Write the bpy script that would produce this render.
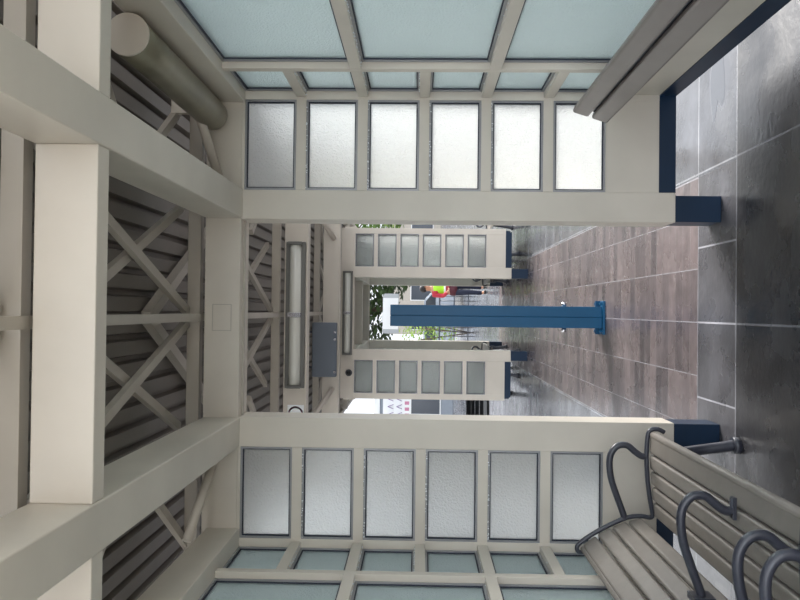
import bpy, bmesh, math, random
from mathutils import Vector, Matrix
random.seed(7)
for o in list(bpy.data.objects): bpy.data.objects.remove(o)
S = bpy.context.scene
C = S.collection

# ------------------------------------------------------------------ camera
F = 780.0
Yc = Vector((-10.4, -18.9, -F)).normalized()           # where the depth axis points, seen by the upright camera
z0 = Vector((math.sin(math.radians(0.65)), math.cos(math.radians(0.65)), 0))
Zc = (z0 - Yc * z0.dot(Yc)).normalized()
Xc = Yc.cross(Zc)
M = Matrix((Xc, Yc, Zc)).transposed()                  # world -> upright camera
R, U, B = Vector(M[0]), Vector(M[1]), Vector(M[2])
cam_d = bpy.data.cameras.new('camera')
cam = bpy.data.objects.new('camera', cam_d)
C.objects.link(cam)
rot = Matrix((-U, R, B)).transposed()                  # the photograph lies on its side
cam.matrix_world = Matrix.Translation((0.050, 0, 1.597)) @ rot.to_4x4()
cam_d.sensor_width = 36
cam_d.lens = F / 800 * 36
cam_d.clip_start = 0.02
cam_d.clip_end = 400
S.camera = cam

# ------------------------------------------------------------------ world and exposure
SKY, SKY_BACK, SKY_RIGHT = 1.4, 3.0, 1.0
W = bpy.data.worlds.new('overcast'); S.world = W; W.use_nodes = True
wn = W.node_tree.nodes; wl = W.node_tree.links
bg = wn['Background']
tc = wn.new('ShaderNodeTexCoord'); sx = wn.new('ShaderNodeSeparateXYZ')
# extra sky brightness added behind the camera and to the right to light the shelter
def mth(op, a, b, c=None):
    n = wn.new('ShaderNodeMath'); n.operation = op
    for i, v in enumerate((a, b, c)):
        if v is None: continue
        if isinstance(v, (int, float)): n.inputs[i].default_value = v
        else: wl.new(v, n.inputs[i])
    return n.outputs[0]
wl.new(tc.outputs['Generated'], sx.inputs[0])
back = mth('MAXIMUM', mth('MULTIPLY', sx.outputs['Y'], -1.0), 0.0)
back = mth('POWER', back, 5.0)
st = mth('MULTIPLY_ADD', back, SKY_BACK, SKY)
st = mth('MULTIPLY_ADD', mth('MAXIMUM', sx.outputs['X'], 0.0), SKY_RIGHT, st)
bg.inputs[0].default_value = (0.90, 0.94, 1.0, 1)
wl.new(st, bg.inputs[1])
sun_d = bpy.data.lights.new('hazy_sun', 'SUN'); sun_d.energy = 10.5; sun_d.angle = math.radians(36); sun_d.color = (1, .96, .9)
sun = bpy.data.objects.new('hazy_sun', sun_d); C.objects.link(sun)
sun.rotation_euler = Vector((0.75, 0.72, 0.80)).to_track_quat('Z', 'Y').to_euler()
S.view_settings.view_transform = 'Standard'; S.view_settings.look = 'None'
S.view_settings.exposure = 0.0; S.view_settings.gamma = 1; S.view_settings.use_curve_mapping = False

# ------------------------------------------------------------------ materials
def lin(c):
    return tuple(((v / 255) / 12.92 if v / 255 <= .04045 else ((v / 255 + .055) / 1.055) ** 2.4) for v in c)
MATS = {}
def mat(name, col, rough=.5, metal=0, var=0.0, scale=6, bump=0, spec=.5, emit=None):
    m = bpy.data.materials.new(name); m.use_nodes = True
    n, l = m.node_tree.nodes, m.node_tree.links
    p = n['Principled BSDF']
    c = lin(col)
    p.inputs['Base Color'].default_value = (*c, 1)
    p.inputs['Roughness'].default_value = rough; p.inputs['Metallic'].default_value = metal
    p.inputs['Specular IOR Level'].default_value = spec
    if var or bump:
        t = n.new('ShaderNodeTexCoord'); nz = n.new('ShaderNodeTexNoise')
        nz.inputs['Scale'].default_value = scale; nz.inputs['Detail'].default_value = 5
        l.new(t.outputs['Object'], nz.inputs['Vector'])
        if var:
            r = n.new('ShaderNodeValToRGB')
            r.color_ramp.elements[0].position = .3; r.color_ramp.elements[1].position = .7
            r.color_ramp.elements[0].color = (*[v * (1 - var) for v in c], 1)
            r.color_ramp.elements[1].color = (*[min(1, v * (1 + var)) for v in c], 1)
            l.new(nz.outputs['Fac'], r.inputs[0]); l.new(r.outputs[0], p.inputs['Base Color'])
        if bump:
            b = n.new('ShaderNodeBump'); b.inputs['Strength'].default_value = bump; b.inputs['Distance'].default_value = .01
            l.new(nz.outputs['Fac'], b.inputs['Height']); l.new(b.outputs[0], p.inputs['Normal'])
    if emit:
        p.inputs['Emission Color'].default_value = (*lin(emit[0]), 1); p.inputs['Emission Strength'].default_value = emit[1]
    MATS[name] = m
    return m
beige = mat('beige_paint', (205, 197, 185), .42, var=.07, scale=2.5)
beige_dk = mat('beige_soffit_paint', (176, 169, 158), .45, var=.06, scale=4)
blue = mat('blue_paint', (12, 74, 110), .35, spec=.3, var=.06, scale=5)
navy = mat('dark_blue_strip', (24, 62, 100), .35)
alu = mat('window_metal', (150, 150, 152), .35, metal=.3)
gasket = mat('window_gasket', (40, 46, 62), .6)
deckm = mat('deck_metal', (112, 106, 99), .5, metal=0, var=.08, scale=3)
slat = mat('taupe_slat', (118, 112, 106), .45, var=.07, scale=14, bump=.1)
rail_m = mat('rail_plank', (122, 114, 110), .4, var=.05, scale=9)
iron = mat('dark_iron', (52, 54, 64), .35, spec=.6)
black = mat('black_metal', (22, 23, 26), .4)
ductm = mat('duct_metal', (140, 136, 118), .3, metal=.35, var=.14, scale=8)
grey_box = mat('grey_box', (98, 106, 116), .5)
chrome = mat('chrome', (200, 200, 205), .2, metal=1)
white = mat('white_paint', (236, 238, 240), .5)
pink = mat('pink_print', (196, 130, 158), .6)
purple = mat('purple_print', (120, 84, 150), .6)
lens_m = mat('tube_diffuser', (205, 205, 196), .18, spec=.7)
house_m = mat('light_housing', (104, 104, 100), .4)

def brickmat(name, c1, c2, mortar, bw, rh, ms, yoff=0, xoff=0, rlo=.12, rhi=.45, offset=0.0, nscale=2.2, amp=1.0):
    m = bpy.data.materials.new(name); m.use_nodes = True
    n, l = m.node_tree.nodes, m.node_tree.links
    p = n['Principled BSDF']
    t = n.new('ShaderNodeTexCoord'); mp = n.new('ShaderNodeMapping'); mp.inputs['Location'].default_value = (xoff, yoff, 0)
    l.new(t.outputs['Object'], mp.inputs[0])
    b = n.new('ShaderNodeTexBrick'); b.offset = offset; b.squash = 1
    b.inputs['Scale'].default_value = 1; b.inputs['Brick Width'].default_value = bw; b.inputs['Row Height'].default_value = rh
    b.inputs['Mortar Size'].default_value = ms; b.inputs['Mortar Smooth'].default_value = .1
    b.inputs['Color1'].default_value = (*lin(c1), 1); b.inputs['Color2'].default_value = (*lin(c2), 1); b.inputs['Mortar'].default_value = (*lin(mortar), 1)
    l.new(mp.outputs[0], b.inputs['Vector'])
    nz = n.new('ShaderNodeTexNoise'); nz.inputs['Scale'].default_value = nscale; nz.inputs['Detail'].default_value = 7; nz.inputs['Roughness'].default_value = .6
    l.new(t.outputs['Object'], nz.inputs['Vector'])
    r = n.new('ShaderNodeMapRange'); r.inputs[1].default_value = .35; r.inputs[2].default_value = .65
    r.inputs[3].default_value = 1 - .38 * amp; r.inputs[4].default_value = 1 + .3 * amp
    l.new(nz.outputs['Fac'], r.inputs[0])
    mx = n.new('ShaderNodeMix'); mx.data_type = 'RGBA'; mx.blend_type = 'MULTIPLY'; mx.inputs[0].default_value = 1
    l.new(b.outputs['Color'], mx.inputs[6]); l.new(r.outputs[0], mx.inputs[7]); l.new(mx.outputs[2], p.inputs['Base Color'])
    r2 = n.new('ShaderNodeMapRange'); r2.inputs[1].default_value = .25; r2.inputs[2].default_value = .75
    r2.inputs[3].default_value = rlo; r2.inputs[4].default_value = rhi
    nz2 = n.new('ShaderNodeTexNoise'); nz2.inputs['Scale'].default_value = 3.1; nz2.inputs['Detail'].default_value = 4
    l.new(t.outputs['Object'], nz2.inputs['Vector'])
    l.new(nz2.outputs['Fac'], r2.inputs[0]); l.new(r2.outputs[0], p.inputs['Roughness'])
    nz3 = n.new('ShaderNodeTexNoise'); nz3.inputs['Scale'].default_value = 26; nz3.inputs['Detail'].default_value = 3
    l.new(t.outputs['Object'], nz3.inputs['Vector'])
    ad = n.new('ShaderNodeMath'); ad.operation = 'MULTIPLY_ADD'; ad.inputs[1].default_value = -1.2
    l.new(b.outputs['Fac'], ad.inputs[0]); l.new(nz3.outputs['Fac'], ad.inputs[2])
    bp = n.new('ShaderNodeBump'); bp.inputs['Strength'].default_value = .25; bp.inputs['Distance'].default_value = .006
    l.new(ad.outputs[0], bp.inputs['Height']); l.new(bp.outputs[0], p.inputs['Normal'])
    return m
f_slab = brickmat('wet_slab', (52, 52, 55), (58, 57, 60), (110, 110, 116), .85, 1.15, .005, yoff=-3.97 + 1.15 * 4)
f_band = brickmat('wet_border', (70, 70, 75), (82, 81, 85), (150, 150, 158), .425, .54, .005, yoff=-3.97 + .54 * 8)
f_brown = brickmat('wet_brick', (68, 62, 65), (102, 92, 93), (104, 98, 99), .305, .13, .003, yoff=-4.51 + 5.2, rlo=.16, rhi=.40, nscale=9, amp=.5)
f_out = brickmat('wet_outer', (78, 80, 86), (90, 91, 96), (138, 140, 146), .85, .54, .005, yoff=-3.97 + .54 * 8, rlo=.08, rhi=.35)
f_bounce = brickmat('bounce_paving', (176, 170, 162), (188, 182, 172), (150, 146, 140), .6, .6, .005, rlo=.4, rhi=.7)  # unseen pale ground added behind the camera to bounce light upward
joint = mat('joint_mortar', (138, 136, 142), .3)

def glassmat(name, tint, trans=.45, rough=.42):
    m = bpy.data.materials.new(name); m.use_nodes = True
    n, l = m.node_tree.nodes, m.node_tree.links
    n.remove(n['Principled BSDF']); out = n['Material Output']
    c = (*lin(tint), 1)
    g = n.new('ShaderNodeBsdfRefraction'); g.inputs['Color'].default_value = c; g.inputs['Roughness'].default_value = rough; g.inputs['IOR'].default_value = 1.12
    tr = n.new('ShaderNodeBsdfTranslucent'); tr.inputs['Color'].default_value = c
    gl = n.new('ShaderNodeBsdfGlossy'); gl.inputs['Roughness'].default_value = .3
    m1 = n.new('ShaderNodeMixShader'); m1.inputs[0].default_value = trans
    l.new(g.outputs[0], m1.inputs[1]); l.new(tr.outputs[0], m1.inputs[2])
    m2 = n.new('ShaderNodeMixShader'); fr = n.new('ShaderNodeFresnel'); fr.inputs[0].default_value = 1.4
    l.new(fr.outputs[0], m2.inputs[0]); l.new(m1.outputs[0], m2.inputs[1]); l.new(gl.outputs[0], m2.inputs[2])
    l.new(m2.outputs[0], out.inputs[0])
    t = n.new('ShaderNodeTexCoord'); nz = n.new('ShaderNodeTexNoise'); nz.inputs['Scale'].default_value = 120; nz.inputs['Detail'].default_value = 3
    l.new(t.outputs['Object'], nz.inputs['Vector'])
    b = n.new('ShaderNodeBump'); b.inputs['Strength'].default_value = .9; b.inputs['Distance'].default_value = .01
    l.new(nz.outputs['Fac'], b.inputs['Height'])
    for s in (g, tr, gl): l.new(b.outputs[0], s.inputs['Normal'])
    return m
glass_end = glassmat('frosted_glass', (247, 249, 249))
glass_side = glassmat('frosted_green_glass', (230, 241, 242), trans=.25, rough=.3)

# ------------------------------------------------------------------ mesh helpers
def box(bm, x0, x1, y0, y1, z0, z1, mi=0):
    vs = [bm.verts.new((x, y, z)) for x in (x0, x1) for y in (y0, y1) for z in (z0, z1)]
    fs = [(0, 1, 3, 2), (4, 6, 7, 5), (0, 4, 5, 1), (2, 3, 7, 6), (0, 2, 6, 4), (1, 5, 7, 3)]
    for f in fs:
        fc = bm.faces.new([vs[i] for i in f]); fc.material_index = mi
def bar(bm, a, b, w, h, mi=0, up=(0, 0, 1)):
    a, b = Vector(a), Vector(b); d = (b - a).normalized(); up = Vector(up)
    s = d.cross(up).normalized(); u = s.cross(d).normalized()
    vs = [bm.verts.new(p + s * i * w / 2 + u * j * h / 2) for p in (a, b) for i, j in ((-1, -1), (1, -1), (1, 1), (-1, 1))]
    for f in ((3, 2, 1, 0), (4, 5, 6, 7), (0, 1, 5, 4), (1, 2, 6, 5), (2, 3, 7, 6), (3, 0, 4, 7)):
        bm.faces.new([vs[i] for i in f]).material_index = mi
def smooth_path(pts, n=5):
    P = [Vector(p) for p in pts]; out = []
    for i in range(len(P) - 1):
        p0 = P[max(i - 1, 0)]; p1 = P[i]; p2 = P[i + 1]; p3 = P[min(i + 2, len(P) - 1)]
        for k in range(n):
            t = k / n
            out.append(.5 * ((2 * p1) + (p2 - p0) * t + (2 * p0 - 5 * p1 + 4 * p2 - p3) * t * t + (3 * p1 - p0 - 3 * p2 + p3) * t ** 3))
    out.append(P[-1]); return out
def tube(bm, pts, r, seg=10, smooth=True, sub=5, mi=0):
    P = smooth_path(pts, sub) if sub > 1 else [Vector(p) for p in pts]
    rr = r if callable(r) else (lambda t: r)
    d = (P[1] - P[0]).normalized()
    nrm = d.orthogonal().normalized(); rings = []
    for i, p in enumerate(P):
        t = (P[min(i + 1, len(P) - 1)] - P[max(i - 1, 0)]).normalized()
        nrm = (nrm - t * nrm.dot(t)).normalized(); bn = t.cross(nrm)
        q = rr(i / (len(P) - 1))
        rings.append([bm.verts.new(p + (nrm * math.cos(a) + bn * math.sin(a)) * q) for a in [2 * math.pi * k / seg for k in range(seg)]])
    for a, b in zip(rings, rings[1:]):
        for k in range(seg):
            f = bm.faces.new((a[k], a[(k + 1) % seg], b[(k + 1) % seg], b[k])); f.smooth = smooth; f.material_index = mi
    bm.faces.new(rings[0][::-1]).material_index = mi; bm.faces.new(rings[-1]).material_index = mi
def prism(bm, prof, y0, y1, axis='y', mi=0):
    mk = (lambda p, t: (p[0], t, p[1])) if axis == 'y' else (lambda p, t: (t, p[0], p[1]))
    a = [bm.verts.new(mk(p, y0)) for p in prof]; b = [bm.verts.new(mk(p, y1)) for p in prof]
    n = len(prof)
    for i in range(n): bm.faces.new((a[i], a[(i + 1) % n], b[(i + 1) % n], b[i])).material_index = mi
    bm.faces.new(a[::-1]).material_index = mi; bm.faces.new(b).material_index = mi
def obj(name, bm, m, parent=None, bevel=0, loc=None):
    bmesh.ops.recalc_face_normals(bm, faces=bm.faces)
    me = bpy.data.meshes.new(name); bm.to_mesh(me); bm.free()
    for x in (m if isinstance(m, (list, tuple)) else [m]): me.materials.append(x)
    o = bpy.data.objects.new(name, me); C.objects.link(o)
    if parent: o.parent = parent
    if loc: o.location = loc
    if bevel:
        md = o.modifiers.new('b', 'BEVEL'); md.width = bevel; md.segments = 2; md.limit_method = 'ANGLE'
    return o
def BM(): return bmesh.new()
def tag(o, label=None, cat=None, group=None, kind=None):
    if label: o['label'] = label
    if cat: o['category'] = cat
    if group: o['group'] = group
    if kind: o['kind'] = kind
    return o
def empty(name, loc=(0, 0, 0), rz=0):
    o = bpy.data.objects.new(name, None); C.objects.link(o); o.location = loc; o.rotation_euler.z = rz
    o.empty_display_size = .1
    return o
def bx(name, m, parent, x0, x1, y0, y1, z0, z1, bevel=0):
    bm = BM(); box(bm, x0, x1, y0, y1, z0, z1); return obj(name, bm, m, parent, bevel)
def copy_tree(o, parent=None):
    c = o.copy(); C.objects.link(c); c.parent = parent
    for ch in list(o.children): copy_tree(ch, c)
    return c

# ------------------------------------------------------------------ floor
def quad(bm, x0, x1, y0, y1, z, mi):
    bm.faces.new([bm.verts.new(p) for p in ((x0, y0, z), (x1, y0, z), (x1, y1, z), (x0, y1, z))]).material_index = mi
bm = BM()
YF = 15.6
quad(bm, -40, 40, .5, 3.97, 0, 0); quad(bm, -40, 40, -14, .5, 0, 5)
quad(bm, -.83, .83, 3.97, 4.51, 0, 1)
quad(bm, -.83, .83, 4.51, YF, 0, 2)
quad(bm, -40, -.83, 3.97, 90, 0, 3); quad(bm, .83, 40, 3.97, 90, 0, 3); quad(bm, -.83, .83, YF, 90, 0, 3)
for x in (-.83, .83): quad(bm, x - .004, x + .004, 4.51, YF, .0006, 4)
for x in (-.61, -.305, 0, .305, .61): quad(bm, x - .0025, x + .0025, 4.51, YF, .0006, 4)
floor = tag(obj('floor', bm, [f_slab, f_band, f_brown, f_out, joint, f_bounce]), kind='structure')

# ------------------------------------------------------------------ glazed walls
ZG0, PH, BH = .612, .278, .053
def window(parent, axis, a0, a1, z0, z1, p, side, gm):
    """a framed frosted pane. axis 'x': spans x at depth p; axis 'y': spans y at x=p; side = outward sign"""
    t = .011
    bm = BM()
    def rect(u0, u1, v0, v1, d0, d1, mi=0):
        lo, hi = min(p + side * d0, p + side * d1), max(p + side * d0, p + side * d1)
        if axis == 'x': box(bm, u0, u1, lo, hi, v0, v1, mi)
        else: box(bm, lo, hi, u0, u1, v0, v1, mi)
    rect(a0, a0 + t, z0, z1, 0, .03); rect(a1 - t, a1, z0, z1, 0, .03)
    rect(a0 + t, a1 - t, z0, z0 + t, 0, .03); rect(a0 + t, a1 - t, z1 - t, z1, 0, .03)
    g = .006
    rect(a0 + t, a0 + t + g, z0 + t, z1 - t, .008, .026, 1); rect(a1 - t - g, a1 - t, z0 + t, z1 - t, .008, .026, 1)
    rect(a0 + t + g, a1 - t - g, z0 + t, z0 + t + g, .008, .026, 1); rect(a0 + t + g, a1 - t - g, z1 - t - g, z1 - t, .008, .026, 1)
    w = obj('window', bm, [alu, gasket], parent)
    bm = BM(); k = t + g
    lo, hi = sorted((p + side * .014, p + side * .020))
    if axis == 'x': box(bm, a0 + k, a1 - k, lo, hi, z0 + k, z1 - k)
    else: box(bm, lo, hi, a0 + k, a1 - k, z0 + k, z1 - k)
    obj('pane', bm, gm, w)

def end_wall(root, Yf, out):
    """Yf: face towards the camera; out: +1, thickness runs away from the camera"""
    D = .21
    for s in (-1, 1):
        def X(a, b): return tuple(sorted((s * a, s * b)))
        x0, x1 = X(.531, .69)
        p = bx('post', beige, root, x0, x1, Yf, Yf + D, .241, 2.56, .004)
        x0, x1 = X(.535, .675)
        bx('foot', navy if False else blue_shaded, p, x0, x1, Yf + .004, Yf + D - .02, 0, .241, .003)
        x0, x1 = X(.69, 1.215)
        lp = bx('lower_panel', beige, root, x0, x1, Yf + .004, Yf + .05, .329, ZG0 - .004)
        bx('base_strip', blue_shaded, lp, x0, x1, Yf + .002, Yf + .052, .241, .329)
        # frame work around the panes
        bm = BM()
        x0, x1 = X(1.178, 1.26); box(bm, x0, x1, Yf, Yf + .07, .329, 2.56)
        x0, x1 = X(.69, 1.178)
        for i in range(1, 6):
            z = ZG0 + i * (PH + BH) - BH
            box(bm, x0, x1, Yf, Yf + .05, z, z + BH)
        box(bm, x0, x1, Yf, Yf + .05, 2.545, 2.56); box(bm, x0, x1, Yf, Yf + .05, ZG0 - .004, ZG0)
        obj('glazing_frame', bm, beige, root, .002)
        for i in range(6):
            z = ZG0 + i * (PH + BH)
            window(root, 'x', x0, x1, z, z + PH, Yf + .006, 1, glass_end)
    bm = BM(); box(bm, -1.26, 1.26, Yf, Yf + D, 2.56, 2.75)
    h = obj('header', bm, beige, root, .004)
    bm = BM()   # slim channel lining the opening
    box(bm, -.535, .535, Yf + .07, Yf + .085, 2.548, 2.56); 
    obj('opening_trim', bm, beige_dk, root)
    return h

def side_wall(root, s, Ya, Yb, bays):
    """bays: list of (y0, y1, step) with step 1 = six panes, 2 = three tall panes"""
    def X(a, b): return tuple(sorted((s * a, s * b)))
    x0, x1 = X(1.21, 1.25)
    lp = bx('lower_panel', beige, root, x0, x1, Ya, Yb, .329, ZG0 - .03)
    x0, x1 = X(1.205, 1.255)
    bx('base_strip', blue_shaded, lp, x0, x1, Ya, Yb, .241, .329)
    bm = BM()
    x0, x1 = X(1.19, 1.26)
    box(bm, x0, x1, Ya, Yb, ZG0 - .03, ZG0)
    ys = sorted({b[0] for b in bays} | {b[1] for b in bays})
    for i, b in enumerate(bays):
        if i: box(bm, x0, x1, bays[i - 1][1], b[0], ZG0, 2.545)
        for k in range(1, 6):
            if b[2] == 2 and k % 2: continue
            z = ZG0 + k * (PH + BH) - BH
            box(bm, x0, x1, b[0], b[1], z, z + BH)
    obj('glazing_frame', bm, beige, root, .002)
    bx('side_beam', beige, root, *X(1.16 if s > 0 else 1.125, 1.30), Ya, Yb, 2.545, 2.72, .004)
    for b in bays:
        for k in range(0, 6, b[2]):
            z = ZG0 + k * (PH + BH)
            window(root, 'y', b[0], b[1], z, z + PH + (b[2] - 1) * (PH + BH), s * 1.222, s, glass_side)
blue_shaded = mat('blue_shaded_paint', (14, 38, 62), .4, spec=.3, var=.06, scale=5)  # darker copy of the blue, shade near the ground put into the colour

Y1 = 4.167
we = tag(empty('wall_back', (0, 0, 0)), kind='structure')
h = end_wall(we, Y1, 1)
bm = BM()   # small square access plate on the header
for a in ((-.075, .065, -.075 + 0, 0),): pass
zc, xc, q = 2.665, .0, .072
for (x0, x1, z0, z1) in ((xc - q, xc + q, zc - q + .01, zc - q + .014), (xc - q, xc + q, zc + q - .034, zc + q - .03), (xc - q, xc - q + .004, zc - q + .014, zc + q - .034), (xc + q - .004, xc + q, zc - q + .014, zc + q - .034)):
    box(bm, x0, x1, Y1 - .002, Y1 + .002, z0, z1)
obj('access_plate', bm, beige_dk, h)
NB = [(.95, 1.42, 1), (1.47, 2.545, 2), (2.595, 3.67, 2), (3.72, 4.165, 1)]
for s, nm in ((-1, 'wall_left'), (1, 'wall_right')):
    r = tag(empty(nm), kind='structure')
    side_wall(r, s, .87, Y1 - .001, NB)
    x0, x1 = sorted((s * 1.19, s * 1.27)); bx('post', beige, r, x0, x1, .78, .87, 0, 2.72)

# rain drops clinging to the bars
dropm = mat('rain_drop', (235, 240, 245), .05, spec=1.0)
rd = random.Random(3)
def drops(root, pts):
    bm = BM()
    for p in pts: bmesh.ops.create_icosphere(bm, subdivisions=1, radius=rd.uniform(.002, .0042), matrix=Matrix.Translation(p))
    tag(obj('rain_drops', bm, dropm, root), kind='stuff')
for s, nm in ((-1, 'wall_left'), (1, 'wall_right')):
    P = []
    for k in (1, 2, 3, 4, 5):
        z = ZG0 + k * (PH + BH) - BH
        for _ in range(70 if k > 2 else 10):
            y = rd.uniform(2.7, 4.16)
            if k % 2 and y < 3.7: continue
            P.append((s * rd.uniform(1.192, 1.22), y, z + (-.001 if z > 1.6 else BH + .001)))
    drops(bpy.data.objects[nm], P)
P = []
for s in (-1, 1):
    for k in (1, 2, 3, 4):
        z = ZG0 + k * (PH + BH)
        for _ in range(22): P.append((s * rd.uniform(.70, 1.17), Y1 + rd.uniform(-.002, .006), z + PH + rd.uniform(-.008, .0)))
drops(we, P)

# far shelter: one thing
fs = tag(empty('transit_shelter', (0, 11.5, 0)), 'beige glazed shelter with blue feet standing beyond the lone blue post', 'shelter')
inner = empty('tmp')
def reparent(root, off):
    for ch in list(root.children):
        ch.parent = off; ch.location = Vector(ch.location) - off.location
tmp = empty('tmpa'); end_wall(tmp, 11.5, 1); reparent(tmp, fs)
tmp2 = empty('tmpb'); end_wall(tmp2, 15.0, 1); reparent(tmp2, fs)
for s in (-1, 1):
    t3 = empty('tmpc'); side_wall(t3, s, 11.71, 15.0, [(11.75, 12.2, 1), (12.25, 13.33, 2), (13.38, 14.45, 2), (14.5, 14.95, 1)]); reparent(t3, fs); bpy.data.objects.remove(t3)
for t in (tmp, tmp2, inner): bpy.data.objects.remove(t)

# ------------------------------------------------------------------ roof
def deck(bm, x0, x1, y0, y1, z):
    pitch = .11; x = x0; prof = []
    while x < x1 - 1e-6:
        prof += [(x, z + .035), (x + .022, z + .035), (x + .032, z), (x + .10, z)]
        x += pitch
    prof.append((x, z + .035))
    a = [bm.verts.new((p[0], y0, p[1])) for p in prof]; b = [bm.verts.new((p[0], y1, p[1])) for p in prof]
    a2 = [bm.verts.new((p[0], y0, p[1] + .02)) for p in prof]; b2 = [bm.verts.new((p[0], y1, p[1] + .02)) for p in prof]
    for i in range(len(prof) - 1):
        bm.faces.new((a[i], a[i + 1], b[i + 1], b[i])); bm.faces.new((a2[i], b2[i], b2[i + 1], a2[i + 1]))
        bm.faces.new((a[i], a2[i], a2[i + 1], a[i + 1])); bm.faces.new((b[i], b[i + 1], b2[i + 1], b2[i]))
    bm.faces.new((a[0], b[0], b2[0], a2[0])); bm.faces.new((a[-1], a2[-1], b2[-1], b[-1]))
RY = .80
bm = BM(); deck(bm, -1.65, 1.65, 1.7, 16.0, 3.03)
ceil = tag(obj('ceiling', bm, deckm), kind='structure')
bx('eave_fascia', beige, ceil, -1.71, -1.65, RY, 16.0, 2.86, 3.12); bx('eave_fascia', beige, ceil, 1.65, 1.71, RY, 16.0, 2.86, 3.12)
for s in (-1, 1):
    x0, x1 = sorted((s * .535, s * .69))
    bx('long_beam', beige, ceil, x0, x1, RY, Y1, 2.55, 2.75, .005)
    bx('long_beam', beige, ceil, x0, x1, 11.71, 15.0, 2.55, 2.75, .005)
def cross(y0, y1, xs):
    bm = BM()
    for a, b in xs: box(bm, a, b, y0, y1, 2.555, 2.745)
    obj('cross_beam', bm, beige, ceil, .004)
for y in (RY, 2.29): cross(y, y + .085, ((-.535, .535), (-1.5, -.69), (.69, 1.5)))
cross(13.2, 13.3, ((-.535, .535), (-1.195, -.69), (.69, 1.195)))
for y in (6.62, 9.3):
    cross(y, y + .10, ((-1.5, 1.5),)); bx('beam_flange', beige, ceil, -1.5, 1.5, y - .012, y + .13, 2.545, 2.555)
    for s in (-1, 1):
        x0, x1 = sorted((s * 1.28, s * 1.42)); p = bx('side_post', beige, ceil, x0, x1, y - .02, y + .12, .24, 2.555)
        bx('post_foot', blue, p, x0, x1, y - .02, y + .12, 0, .24)
# upper chords, hangers up to the deck, centre stringer and X bracing
chy = (2.35, 4.27, 6.70, 9.38, 11.6, 13.3, 15.1)
for y in (.86,) + chy:
    bm = BM(); box(bm, -1.64, 1.64, y - .03, y + .03, 2.795, 2.865)
    for x in (-1.6, 1.6): box(bm, x - .02, x + .02, y - .02, y + .02, 2.865, 3.03)
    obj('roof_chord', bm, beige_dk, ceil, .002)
yy = (.86,) + chy
for a, b in zip(yy, yy[1:]):
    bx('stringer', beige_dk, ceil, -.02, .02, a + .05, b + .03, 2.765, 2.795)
    L = b - a
    for s in (-1, 1) if a != 6.70 else ():
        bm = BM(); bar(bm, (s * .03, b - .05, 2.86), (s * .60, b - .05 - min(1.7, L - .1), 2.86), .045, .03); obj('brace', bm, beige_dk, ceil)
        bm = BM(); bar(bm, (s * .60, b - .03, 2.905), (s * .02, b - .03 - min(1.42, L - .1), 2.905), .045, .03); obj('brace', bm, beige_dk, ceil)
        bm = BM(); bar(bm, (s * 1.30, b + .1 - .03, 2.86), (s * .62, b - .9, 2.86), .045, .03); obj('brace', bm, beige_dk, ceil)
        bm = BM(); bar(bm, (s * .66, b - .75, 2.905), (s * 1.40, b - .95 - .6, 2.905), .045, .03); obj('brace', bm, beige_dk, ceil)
# shallow V braces tight under the deck over the passage
for s in (-1, 1):
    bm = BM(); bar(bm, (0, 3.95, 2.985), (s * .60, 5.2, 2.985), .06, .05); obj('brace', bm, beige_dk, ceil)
    # round knee braces in the near corners
    bm = BM(); tube(bm, [(s * .75, Y1 + .0, 2.68), (s * 1.12, 3.90, 2.75)], .024, 12, sub=1); obj('round_brace', bm, beige, ceil)
    bm = BM(); tube(bm, [(s * .9, 9.3, 2.62), (s * 1.2, 8.7, 2.80)], .03, 12, sub=1); obj('round_brace', bm, beige, ceil)

# ------------------------------------------------------------------ round gutter drum in the near right corner
dr = tag(empty('round_duct', (1.072, 2.88, 2.70)), 'round metal drum with pale flat end hanging under the roof beside the right wall', 'duct')
bm = BM(); tube(bm, [(0, .012, 0), (0, .3, 0), (0, .8, 0), (0, 1.21, 0), (0, 1.25, 0)], lambda t: .080 if t < .96 else .066, 32, sub=1); obj('drum', bm, ductm, dr)
bm = BM(); tube(bm, [(0, 0, 0), (0, .012, 0)], .082, 32, sub=1, smooth=False); obj('end_cap', bm, beige, dr, .002)
for y in (.003, 1.05): bx('hanger', beige, dr, -.03, .05, y, y + .037, .06, .17)

# ------------------------------------------------------------------ lights on the cross beams
def lamp(loc, L, h, label):
    r = tag(empty('wall_light', loc), label, 'light fixture', 'tube lights fixed to the roof beams')
    bm = BM(); box(bm, -L / 2, L / 2, -.035, 0, -h / 2, h / 2); obj('housing', bm, house_m, r, .004)
    bm = BM(); prof = [(-.035, -h * .30)] + [(-.035 - .05 * math.sin(a), -h * .30 * math.cos(a)) for a in [math.pi * k / 10 for k in range(1, 10)]] + [(-.035, h * .30)]
    prism(bm, prof, -L / 2 + .03, L / 2 - .03, axis='x'); o = obj('diffuser', bm, lens_m, r)
    for p in o.data.polygons: p.use_smooth = True
    for s in (-1, 1):
        bm = BM(); box(bm, s * (L / 2 - .015) - .013, s * (L / 2 - .015) + .013, -.09, -.034, -h * .36, h * .36); obj('end_cap', bm, house_m, r, .003)
    bm = BM(); box(bm, -.02, .02, -.092, -.034, -h * .34, h * .34); obj('glint_block', bm, chrome, r, .003)  # chrome block added mid tube to stand in for a bright reflection
    return r
lamp((0.0, 6.618, 2.645), 1.24, .165, 'long tube light on the roof beam nearest past the opening')
lamp((0.0, 11.498, 2.65), 1.24, .15, 'long tube light on the header of the far shelter')

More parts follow.
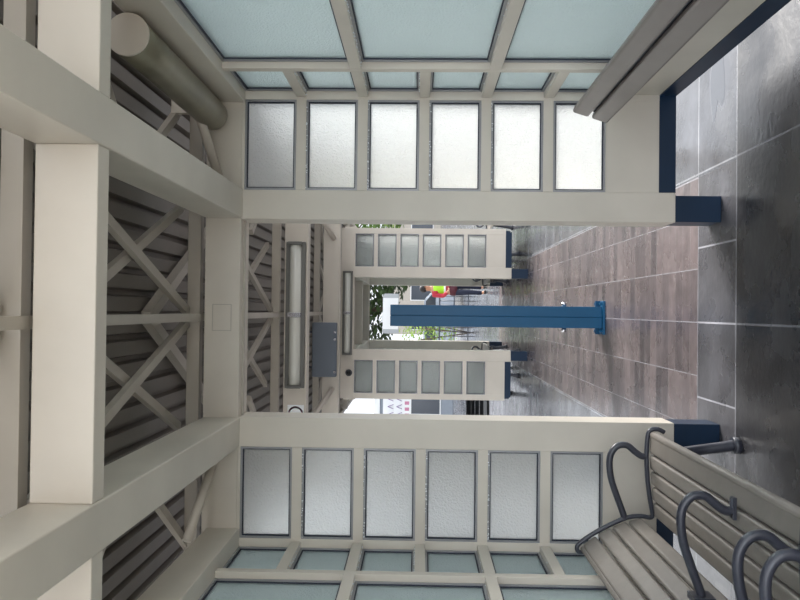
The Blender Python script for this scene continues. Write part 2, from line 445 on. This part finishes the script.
# hanging display box
mb = tag(empty('display_box', (-.41, 8.9, 2.47)), 'dark blue-grey flat box hung between the roof beams over the passage', 'display')
bx('housing', grey_box, mb, -.31, .31, -.05, .05, .06, .34, .012)
for x in (-.2, .2): bx('hanger', iron, mb, x - .012, x + .012, -.012, .012, .34, .56)
for x in (-.25, .12, .2): bx('latch', chrome, mb, x - .012, x + .012, -.066, -.05, .065, .09)
# round prohibition sticker on the beam
sg = tag(empty('round_sign', (-.84, 6.616, 2.635)), 'small white square notice with a pink ring on the first passage beam', 'sign')
bx('plate', white, sg, -.075, .075, -.002, 0.002, -.07, .07)
bm = BM()
N = 28
for k in range(N):
    a, b = 2 * math.pi * k / N, 2 * math.pi * (k + 1) / N
    q = [(math.cos(t) * r, -.0035, math.sin(t) * r) for t, r in ((a, .05), (b, .05), (b, .064), (a, .064))]
    bm.faces.new([bm.verts.new(p) for p in q])
bmesh.ops.solidify(bm, geom=bm.faces[:], thickness=.001)
obj('ring', bm, pink, sg)
# dome camera on the far header
dc = tag(empty('dome_camera', (-.88, 11.496, 2.62)), 'small round black dome on the far shelter header left of its tube light', 'camera')
bm = BM(); tube(bm, [(0, 0, 0), (0, -.02, 0)], .05, 20, sub=1); obj('base', bm, iron, dc)
bm = BM(); bmesh.ops.create_uvsphere(bm, u_segments=20, v_segments=12, radius=.034, matrix=Matrix.Translation((0, -.034, 0)))
for f in bm.faces: f.smooth = True
obj('dome', bm, black, dc)

# ------------------------------------------------------------------ lone blue post
bp = tag(empty('blue_post', (.005, 6.85, 0)), 'free-standing blue square post bolted to the brown paving in the middle', 'post')
bm = BM(); box(bm, -.093, -.002, -.093, .093, .02, 1.845); box(bm, .002, .093, -.093, .093, .02, 1.845); box(bm, -.004, .004, -.089, .089, .02, 1.843)
obj('shaft', bm, blue, bp, .004)
bm = BM(); box(bm, -.145, .145, -.13, .13, 0, .02); box(bm, -.145, -.093, -.012, .012, .02, .06); box(bm, .093, .145, -.012, .012, .02, .06)
obj('base_plate', bm, blue, bp, .003)
for x in (-.12, .12):
    for y in (-.1, .1): bm = BM(); tube(bm, [(x, y, .018), (x, y, .045)], .012, 6, sub=1, smooth=False); obj('bolt', bm, blue, bp)
for s in (-1, 1):
    bm = BM(); tube(bm, [(s * .092, 0, .33), (s * .13, 0, .33)], .02, 12, sub=1); obj('socket', bm, chrome, bp)

# ------------------------------------------------------------------ leaning rail along the right wall
lr = tag(empty('leaning_rail', (1.03, 2.6, 0)), 'leaning rail of two taupe planks along the right wall', 'rail')
for (xa, za, xb, zb) in ((.022, .845, -.002, .768), (-.008, .752, -.032, .675)):
    bm = BM()
    c = Vector(((xa + xb) / 2, 0, (za + zb) / 2)); bar(bm, (c.x, -1.5, c.z), (c.x, 1.26, c.z), .036, .084, up=(xa - xb, 0, za - zb))
    obj('plank', bm, rail_m, lr, .012)
bm = BM(); bar(bm, (.012, -1.5, .754), (.012, 1.24, .754), .012, .07, up=(.024, 0, .077)); obj('backing_strip', bm, iron, lr)
for y in (-1.2, -.1, 1.0):
    bm = BM(); bar(bm, (0.012, y, .72), (.178, y, .56), .05, .02); box(bm, .005, .025, y - .025, y + .025, .68, .80); box(bm, .166, .178, y - .04, y + .04, .50, .60)
    obj('bracket', bm, iron, lr)

# ------------------------------------------------------------------ benches
def make_bench(slm, frm):
    """front towards +x, runs from y=-.79 to y=.79"""
    r = empty('bench'); L = .79
    seat = [(.345, .362), (.33, .385)]   # reserved
    def plank(bm, a, b, th, y0=-L + .012, y1=L - .012):
        a, b = Vector((a[0], 0, a[1])), Vector((b[0], 0, b[1]))
        u = (b - a); w = u.length; u.normalize(); nrm = Vector((-u.z, 0, u.x))
        if nrm.z < 0: nrm = -nrm
        c = (a + b) / 2 - nrm * th / 2
        pr = []
        rr = th * .42
        for cx, cz, a0 in ((w / 2 - rr, th / 2 - rr, 0), (-w / 2 + rr, th / 2 - rr, 90), (-w / 2 + rr, -th / 2 + rr, 180), (w / 2 - rr, -th / 2 + rr, 270)):
            for k in range(4):
                t = math.radians(a0 + k * 30); p = c + u * (cx + rr * math.cos(t)) + nrm * (cz + rr * math.sin(t)); pr.append((p.x, p.z))
        prism(bm, pr, y0, y1)
    bm = BM()
    # front slat with rolled nose
    tube(bm, [(.312, -L + .012, .428), (.312, L - .012, .428)], .0175, 14, sub=1)
    plank(bm, (.318, .440), (.222, .446), .032)
    for a, b in (((.212, .446), (.142, .442)), ((.132, .441), (.064, .435)), ((.054, .434), (-.014, .427)), ((-.024, .426), (-.095, .419))): plank(bm, a, b, .03)
    o = obj('seat', bm, slm, r)
    bm = BM()
    for a, b in (((-.098, .478), (-.113, .548)), ((-.117, .558), (-.145, .628)), ((-.149, .638), (-.185, .700)), ((-.190, .709), (-.238, .775))): plank(bm, a, b, .028)
    plank(bm, (-.238, .775), (-.262, .786), .026)
    obj('backrest', bm, slm, r)
    prof = [(.325, .37), (.340, .40), (.335, .438), (.30, .452), (.2, .457), (.08, .450), (-.02, .436), (-.085, .425), (-.098, .44), (-.092, .48), (-.100, .55), (-.14, .64), (-.18, .712), (-.222, .772), (-.25, .797), (-.274, .79), (-.275, .77)]
    for s in (-1, 1):
        bm = BM(); tube(bm, [(x, s * L, z) for x, z in prof], .0115, 10, sub=3); obj('end_frame', bm, frm, r)
        bm = BM()
        tube(bm, [(.20, s * (L - .03), .42), (.225, s * (L - .03), .33), (.24, s * L, .2), (.255, s * L, .09), (.265, s * L, .03)], lambda t: .024 + .004 * t, 12, sub=4)
        tube(bm, [(.265, s * L, 0), (.265, s * L, .035)], .042, 16, sub=1); obj('leg', bm, frm, r, 0)
        bm = BM()
        tube(bm, [(-.06, s * (L - .03), .41), (-.085, s * (L - .03), .32), (-.10, s * L, .2), (-.115, s * L, .09), (-.125, s * L, .03)], lambda t: .024 + .004 * t, 12, sub=4)
        tube(bm, [(-.125, s * L, 0), (-.125, s * L, .035)], .042, 16, sub=1); obj('leg', bm, frm, r)
    bm = BM(); box(bm, -.05, .25, -L + .02, L - .02, .375, .395)
    box(bm, -.05, -.02, -L + .02, L - .02, .36, .41); obj('under_rail', bm, frm, r) if False else bm.free()
    bm = BM(); bar(bm, (.2, -L, .395), (.2, L, .395), .03, .03); bar(bm, (-.05, -L, .385), (-.05, L, .385), .03, .03); obj('under_rail', bm, frm, r)
    for y, fl in ((L + .004, 0), (-.265, 1), (-L + .02, 0)):
        bm = BM()
        pts = [(.205, y, .452), (.205, y, .48), (.228, y, .515), (.258, y, .555), (.25, y, .605), (.195, y, .637), (.10, y, .632), (0, y, .600), (-.075, y, .572), (-.112, y, .560)]
        tube(bm, pts, .0165, 12, sub=4)
        if fl:
            tube(bm, [(.18, y, .449), (.25, y, .452)], .012, 8, sub=1); box(bm, .175, .255, y - .018, y + .018, .445, .457)
            box(bm, -.122, -.100, y - .04, y + .04, .525, .60)
        obj('armrest', bm, frm, r)
    return r
b1 = make_bench(slat, iron); b1.location = (-.868, 3.13, 0)
tag(b1, 'taupe slatted bench with dark tubular armrests along the left wall, nearer the opening', 'bench', 'slatted benches')
b2 = copy_tree(b1); b2.location = (-.868, 1.38, 0); tag(b2, 'bench cut off by the bottom right corner of the photo, only its end armrest showing', 'bench')
b3 = copy_tree(b1); b3.location = (.85, 13.3, 0); b3.rotation_euler.z = math.pi; tag(b3, 'bench inside the far shelter on its right side', 'bench')
b4 = copy_tree(b1); b4.location = (-.85, 13.3, 0); tag(b4, 'bench inside the far shelter on its left side', 'bench')
b5 = make_bench(black, black); b5.location = (-2.15, 13.4, 0); b5.rotation_euler.z = math.radians(100); tag(b5, 'black bench outdoors, left of the far shelter', 'bench')
b6 = copy_tree(b1); b6.location = (1.75, 12.6, 0); b6.rotation_euler.z = math.radians(180); tag(b6, 'dark armed bench outdoors, right of the far shelter', 'bench')

# puddle
bm = BM(); N = 26
pv = []
for k in range(N):
    a = 2 * math.pi * k / N; q = 1 + .22 * math.sin(3 * a + 1) + .12 * math.sin(5 * a)
    pv.append((.26 * q * math.cos(a), .10 * q * math.sin(a)))
a = [bm.verts.new((x, y, 0)) for x, y in pv]; b = [bm.verts.new((x * .9, y * .9, .001)) for x, y in pv]
for k in range(N): bm.faces.new((a[k], a[(k + 1) % N], b[(k + 1) % N], b[k]))
bm.faces.new(b); bm.faces.new(a[::-1])
water = mat('puddle_water', (70, 72, 78), .03, spec=1.0)
tag(obj('puddle', bm, water, loc=(1.36, 4.24, 0)), 'small bright puddle on the paving just outside the right wall', 'puddle')

# ------------------------------------------------------------------ white box beyond
wb = tag(empty('sign_box', (-.03, 18, -.03)), 'white box with grey sloping ends standing past the blue post top', 'sign')
bm = BM(); w2 = .46
prism(bm, [(-w2, 2.10), (w2, 2.10), (w2, 2.42), (w2 - .06, 2.46), (-w2 + .06, 2.46), (-w2, 2.42)], 0, .35)
obj('cabinet', bm, grey_box if False else mat('pale_grey', (176, 180, 184), .5), wb)
bx('face', white, wb, -w2 + .10, w2 - .10, -.01, 0, 2.10, 2.455)
bx('pole', beige, wb, -.05, .05, .12, .22, .03, 2.10)

# ------------------------------------------------------------------ trees and shrubs
leaf = [mat('leaf_dark', (58, 78, 40), .6, var=.25, scale=2), mat('leaf_mid', (96, 128, 56), .6, var=.2, scale=2), mat('leaf_lime', (140, 170, 70), .6, var=.2, scale=2)]
bark = mat('bark', (92, 78, 66), .8, var=.2)
def foliage(bm, c, rad, n, size):
    for _ in range(n):
        while True:
            p = Vector((random.uniform(-1, 1), random.uniform(-1, 1), random.uniform(-1, 1)))
            if .2 < p.length < 1: break
        p = Vector((c[0] + p.x * rad[0], c[1] + p.y * rad[1], c[2] + p.z * rad[2]))
        q = Matrix.Rotation(random.uniform(0, 6.28), 3, 'Z') @ Matrix.Rotation(random.uniform(-1.2, 1.2), 3, 'X')
        s = size * random.uniform(.6, 1.3)
        bm.faces.new([bm.verts.new(p + q @ Vector(v)) for v in ((-s * .5, 0, 0), (0, -s * .3, .02), (s * .5, 0, 0), (0, s * .3, .02))])
def tree(x, y, h, r, li, label, n=2600, size=.3, clear=.35):
    t = tag(empty('street_tree', (x, y, 0)), label, 'tree', 'street trees past the shelters')
    bm = BM(); tube(bm, [(0, 0, 0), (.05, 0, h * .25), (-.05, .05, h * .5), (0, 0, h * .8)], lambda q: .14 * (1 - .7 * q), 10)
    for k in range(5):
        a = k * 1.3; z = h * (.35 + .07 * k); tube(bm, [(0, 0, z), (math.cos(a) * r * .4, math.sin(a) * r * .4, z + h * .12), (math.cos(a) * r * .75, math.sin(a) * r * .75, z + h * .18)], lambda q: .05 * (1 - .7 * q), 6)
    obj('trunk', bm, bark, t)
    bm = BM()
    for k in range(7):
        a = k * 2.4; rr = r * .5
        foliage(bm, (math.cos(a) * rr, math.sin(a) * rr, h * (clear + (1 - clear) * (.2 + .12 * k))), (r * .6, r * .6, h * .17), n // 7, size)
    obj('crown', bm, leaf[li], t)
tree(.1, 29, 7.5, 2.6, 0, 'dark leafy tree seen through the far shelter, above the white box', clear=.28, n=7000)
tree(4.6, 34, 7, 2.6, 1, 'light green tree showing right of the far shelter', clear=.25)
tree(6.8, 46, 9, 3.4, 2, 'yellow-green tree farthest to the right of the far shelter', clear=.2)
def shrub(x, y, r, h, li, label):
    t = tag(empty('shrub', (x, y, 0)), label, 'shrub')
    bm = BM()
    for k in range(5): tube(bm, [(0, 0, 0), (math.cos(k * 1.3) * r * .5, math.sin(k * 1.3) * r * .5, h * .7)], .015, 6, sub=1)
    obj('stem', bm, bark, t)
    bm = BM(); foliage(bm, (0, 0, h * .58), (r, r, h * .42), 700, .1); obj('foliage', bm, leaf[li], t)
shrub(-.62, 24, .6, 2.2, 2, 'bright green shrub left of the blue post in the distance')
shrub(1.5, 25, .9, 1.7, 1, 'green shrub right behind the person in the distance')

# ------------------------------------------------------------------ buildings
wallm = mat('pale_wall', (206, 208, 206), .8, var=.05); wallg = mat('grey_wall', (150, 158, 170), .8, var=.05); glassd = mat('dark_glass', (52, 60, 72), .15)
brickm = mat('tan_wall', (186, 178, 168), .8, var=.08)
def building(name, x0, x1, y, dep, h, m, label, nx, nz, face='y'):
    t = tag(empty(name, ((x0 + x1) / 2, y, 0)), label, 'building')
    w = (x1 - x0) / 2
    bx('walls', m, t, -w, w, 0, dep, 0, h); bx('roof_parapet', white, t, -w - .1, w + .1, -.1, dep + .1, h, h + .25)
    for i in range(nx):
        for k in range(nz):
            if face == 'y':
                cx = -w + (i + .5) * 2 * w / nx; q = .32 * 2 * w / nx; z = .6 + k * 3.0
                f = bx('window', white, t, cx - q - .06, cx + q + .06, -.04, 0, z - .06, z + 1.66); bx('pane', glassd, f, cx - q, cx + q, -.05, -.04, z, z + 1.6)
            else:
                cy = (i + .5) * dep / nx; q = .32 * dep / nx; z = .8 + k * 3.0
                f = bx('window', white, t, w, w + .04, cy - q - .06, cy + q + .06, z - .06, z + 1.66); bx('pane', glassd, f, w + .04, w + .05, cy - q, cy + q, z, z + 1.6)
    return t
building('shop_building', -9.5, -2.9, 36, 6, 3.35, wallg, 'low grey shop building showing left of the far shelter, with a lettered banner', 3, 1)
building('left_sky_blocker', -24, -9.5, -6, 38, 12, wallm, 'long pale block added out of view along the left to dim the left panes', 7, 4, face='x')  # unseen block, added to hold back the sky on the left
building('street_building', -1.8, 14, 60, 8, 4.2, brickm, 'low pale building at the far end behind the trees', 7, 1)
bn = tag(empty('banner', (-4.0, 35.94, 0)), 'white banner with purple and pink lettering on the low grey shop', 'banner')
bx('cloth', white, bn, -1.0, .9, -.02, 0.0, 1.9, 3.2)
bm = BM()
for row, z in enumerate((2.85, 2.45)):
    for k in range(5):
        x = -.85 + k * .36
        bar(bm, (x, -.03, z - .13), (x + .1, -.03, z + .13), .02, .06, up=(0, 1, 0)); bar(bm, (x + .1, -.03, z + .13), (x + .2, -.03, z - .13), .02, .06, up=(0, 1, 0))
obj('lettering', bm, purple, bn)
bm = BM()
for k in range(6): box(bm, -.85 + k * .28, -.7 + k * .28, -.03, -.02, 2.0, 2.2)
obj('small_print', bm, pink, bn)

# bicycle rack style fence bits
fr = tag(empty('railing', (-.1, 22.5, 0)), 'low dark railing crossing behind the blue post', 'railing')
bm = BM(); bar(bm, (-1.6, 0, 1.0), (1.2, 0, 1.0), .04, .04); bar(bm, (-1.6, 0, .18), (1.2, 0, .18), .03, .03); obj('rail', bm, iron, fr)
bm = BM()
for k in range(23): tube(bm, [(-1.6 + k * .127, 0, 0), (-1.6 + k * .127, 0, 1.0)], .012, 6, sub=1)
obj('baluster', bm, iron, fr)

# parked car
cr = tag(empty('parked_car', (-.2, 30, 0)), 'silver car parked across the view behind the railing', 'car')
silver = mat('car_paint', (176, 184, 196), .25, metal=.4)
bm = BM(); prism(bm, [(-2.1, .25), (2.1, .25), (2.15, .6), (2.0, .85), (1.15, .95), (.65, 1.40), (-.9, 1.42), (-1.45, .98), (-2.05, .9), (-2.15, .55)], -.85, .85); 
obj('body', bm, silver, cr, .06)
bm = BM(); prism(bm, [(1.02, .97), (.6, 1.34), (-.85, 1.36), (-1.28, .98)], -.865, -.855); obj('side_window', bm, glassd, cr)
for x in (-1.35, 1.3):
    for s in (-1, 1):
        bm = BM(); tube(bm, [(x, s * .7, .32), (x, s * .88, .32)], .32, 24, sub=1, smooth=False); w = obj('wheel', bm, black, cr)
        bm = BM(); tube(bm, [(x, s * .87, .32), (x, s * .89, .32)], .19, 16, sub=1, smooth=False); obj('hub_cap', bm, chrome, w)

# ------------------------------------------------------------------ person in hi-vis vest
skin = mat('skin', (190, 140, 112), .5); hair = mat('hair', (34, 28, 30), .6)
vest = mat('hi_vis', (170, 230, 40), .5); red = mat('red_sleeve', (176, 32, 52), .6); coat = mat('maroon_coat', (84, 36, 48), .7); navyc = mat('navy_trousers', (30, 36, 60), .7); refl = mat('reflective_tape', (240, 240, 236), .3); shoe = mat('shoe', (30, 30, 34), .5)
def skinned(name, verts, edges, radii, m, parent, root=0, sub=2):
    me = bpy.data.meshes.new(name); me.from_pydata(verts, edges, []); me.materials.append(m)
    o = bpy.data.objects.new(name, me); C.objects.link(o); o.parent = parent
    md = o.modifiers.new('s', 'SKIN'); md.use_smooth_shade = True
    for i, r in enumerate(radii):
        rr = r if isinstance(r, tuple) else (r, r)
        me.skin_vertices[0].data[i].radius = rr; me.skin_vertices[0].data[i].use_root = (i == root)
    s = o.modifiers.new('u', 'SUBSURF'); s.levels = sub; s.render_levels = sub
    return o
pr = tag(empty('person', (.56, 18.6, 0), math.radians(200)), 'person in lime vest and red jacket standing past the far shelter', 'person')
# local: faces -y?  x = sideways, y forward
V = [(0, 0, .92), (0, 0, 1.08), (0, .01, 1.25), (0, .02, 1.38), (0, .03, 1.46), (0, .05, 1.58), (0, .06, 1.66),
     (.09, 0, .86), (.10, .06, .48), (.10, .02, .10), (.10, .13, .05),
     (-.09, 0, .86), (-.11, -.05, .48), (-.11, -.14, .10), (-.11, -.03, .05),
     (.17, .02, 1.36), (.22, .10, 1.12), (.20, .32, 1.02), (.19, .40, 1.01),
     (-.17, .02, 1.36), (-.22, .02, 1.10), (-.22, .20, .95), (-.22, .28, .93)]
E = [(0, 1), (1, 2), (2, 3), (3, 4), (4, 5), (5, 6), (0, 7), (7, 8), (8, 9), (9, 10), (0, 11), (11, 12), (12, 13), (13, 14), (3, 15), (15, 16), (16, 17), (17, 18), (3, 19), (19, 20), (20, 21), (21, 22)]
Rr = [(.15, .10), (.13, .09), (.15, .10), (.14, .09), .05, .088, .07, .08, .055, .04, .035, .08, .055, .04, .035, .055, .042, .032, .028, .055, .042, .032, .028]
pr.scale = (.92, .92, .91)
skinned('body', V, E, Rr, skin, pr)
skinned('jacket', [V[0], V[1], V[2], V[3], (0, .025, 1.43), V[15], V[16], V[17], V[19], V[20], V[21]], [(0, 1), (1, 2), (2, 3), (3, 4), (3, 5), (5, 6), (6, 7), (3, 8), (8, 9), (9, 10)], [(.17, .12), (.16, .11), (.17, .12), (.165, .11), .06, .07, .058, .045, .07, .058, .045], red, pr)
skinned('vest', [(0, 0, 1.04), (0, 0, 1.12), (0, .01, 1.25), (0, .02, 1.37), (0, .025, 1.42)], [(0, 1), (1, 2), (2, 3), (3, 4)], [(.185, .135), (.18, .13), (.19, .135), (.18, .12), (.09, .07)], vest, pr)
bm = BM(); tube(bm, [(0, 0, 1.06), (0, 0, 1.11)], .19, 20, sub=1); o = obj('reflective_band', bm, refl, pr); o.scale = (1, .74, 1)
skinned('coat_skirt', [(0, 0, .74), (0, 0, .88), (0, 0, 1.0)], [(0, 1), (1, 2)], [(.20, .16), (.19, .14), (.17, .12)], coat, pr)
for a, b, c in ((7, 8, 9), (11, 12, 13)): skinned('trouser_leg', [V[a], V[b], V[c]], [(0, 1), (1, 2)], [.095, .07, .055], navyc, pr)
for a, b in ((9, 10), (13, 14)): skinned('shoe', [(V[a][0], V[a][1] - .03, .045), (V[b][0], V[b][1] + .03, .04)], [(0, 1)], [.045, .04], shoe, pr)
bm = BM(); bmesh.ops.create_uvsphere(bm, u_segments=20, v_segments=14, radius=.105, matrix=Matrix.Translation((0, .035, 1.64)))
for f in bm.faces: f.smooth = True
obj('hair', bm, hair, pr)
bm = BM(); bmesh.ops.create_uvsphere(bm, u_segments=8, v_segments=6, radius=.015, matrix=Matrix.Translation((0, .145, 1.60))); obj('nose', bm, skin, pr)
for s, vi in ((1, 18), (-1, 22)):
    x, y, z = V[vi]; bm = BM()
    for k, L in enumerate((.06, .07, .065, .05)): tube(bm, [(x - .03 + k * .02, y + .02, z), (x - .03 + k * .02, y + .02 + L * .6, z - .005), (x - .03 + k * .02, y + .02 + L, z - .03)], .0085, 6, sub=2)
    tube(bm, [(x - s * .03, y, z), (x - s * .06, y + .04, z - .01)], .01, 6, sub=1)
    obj('fingers', bm, skin, pr)
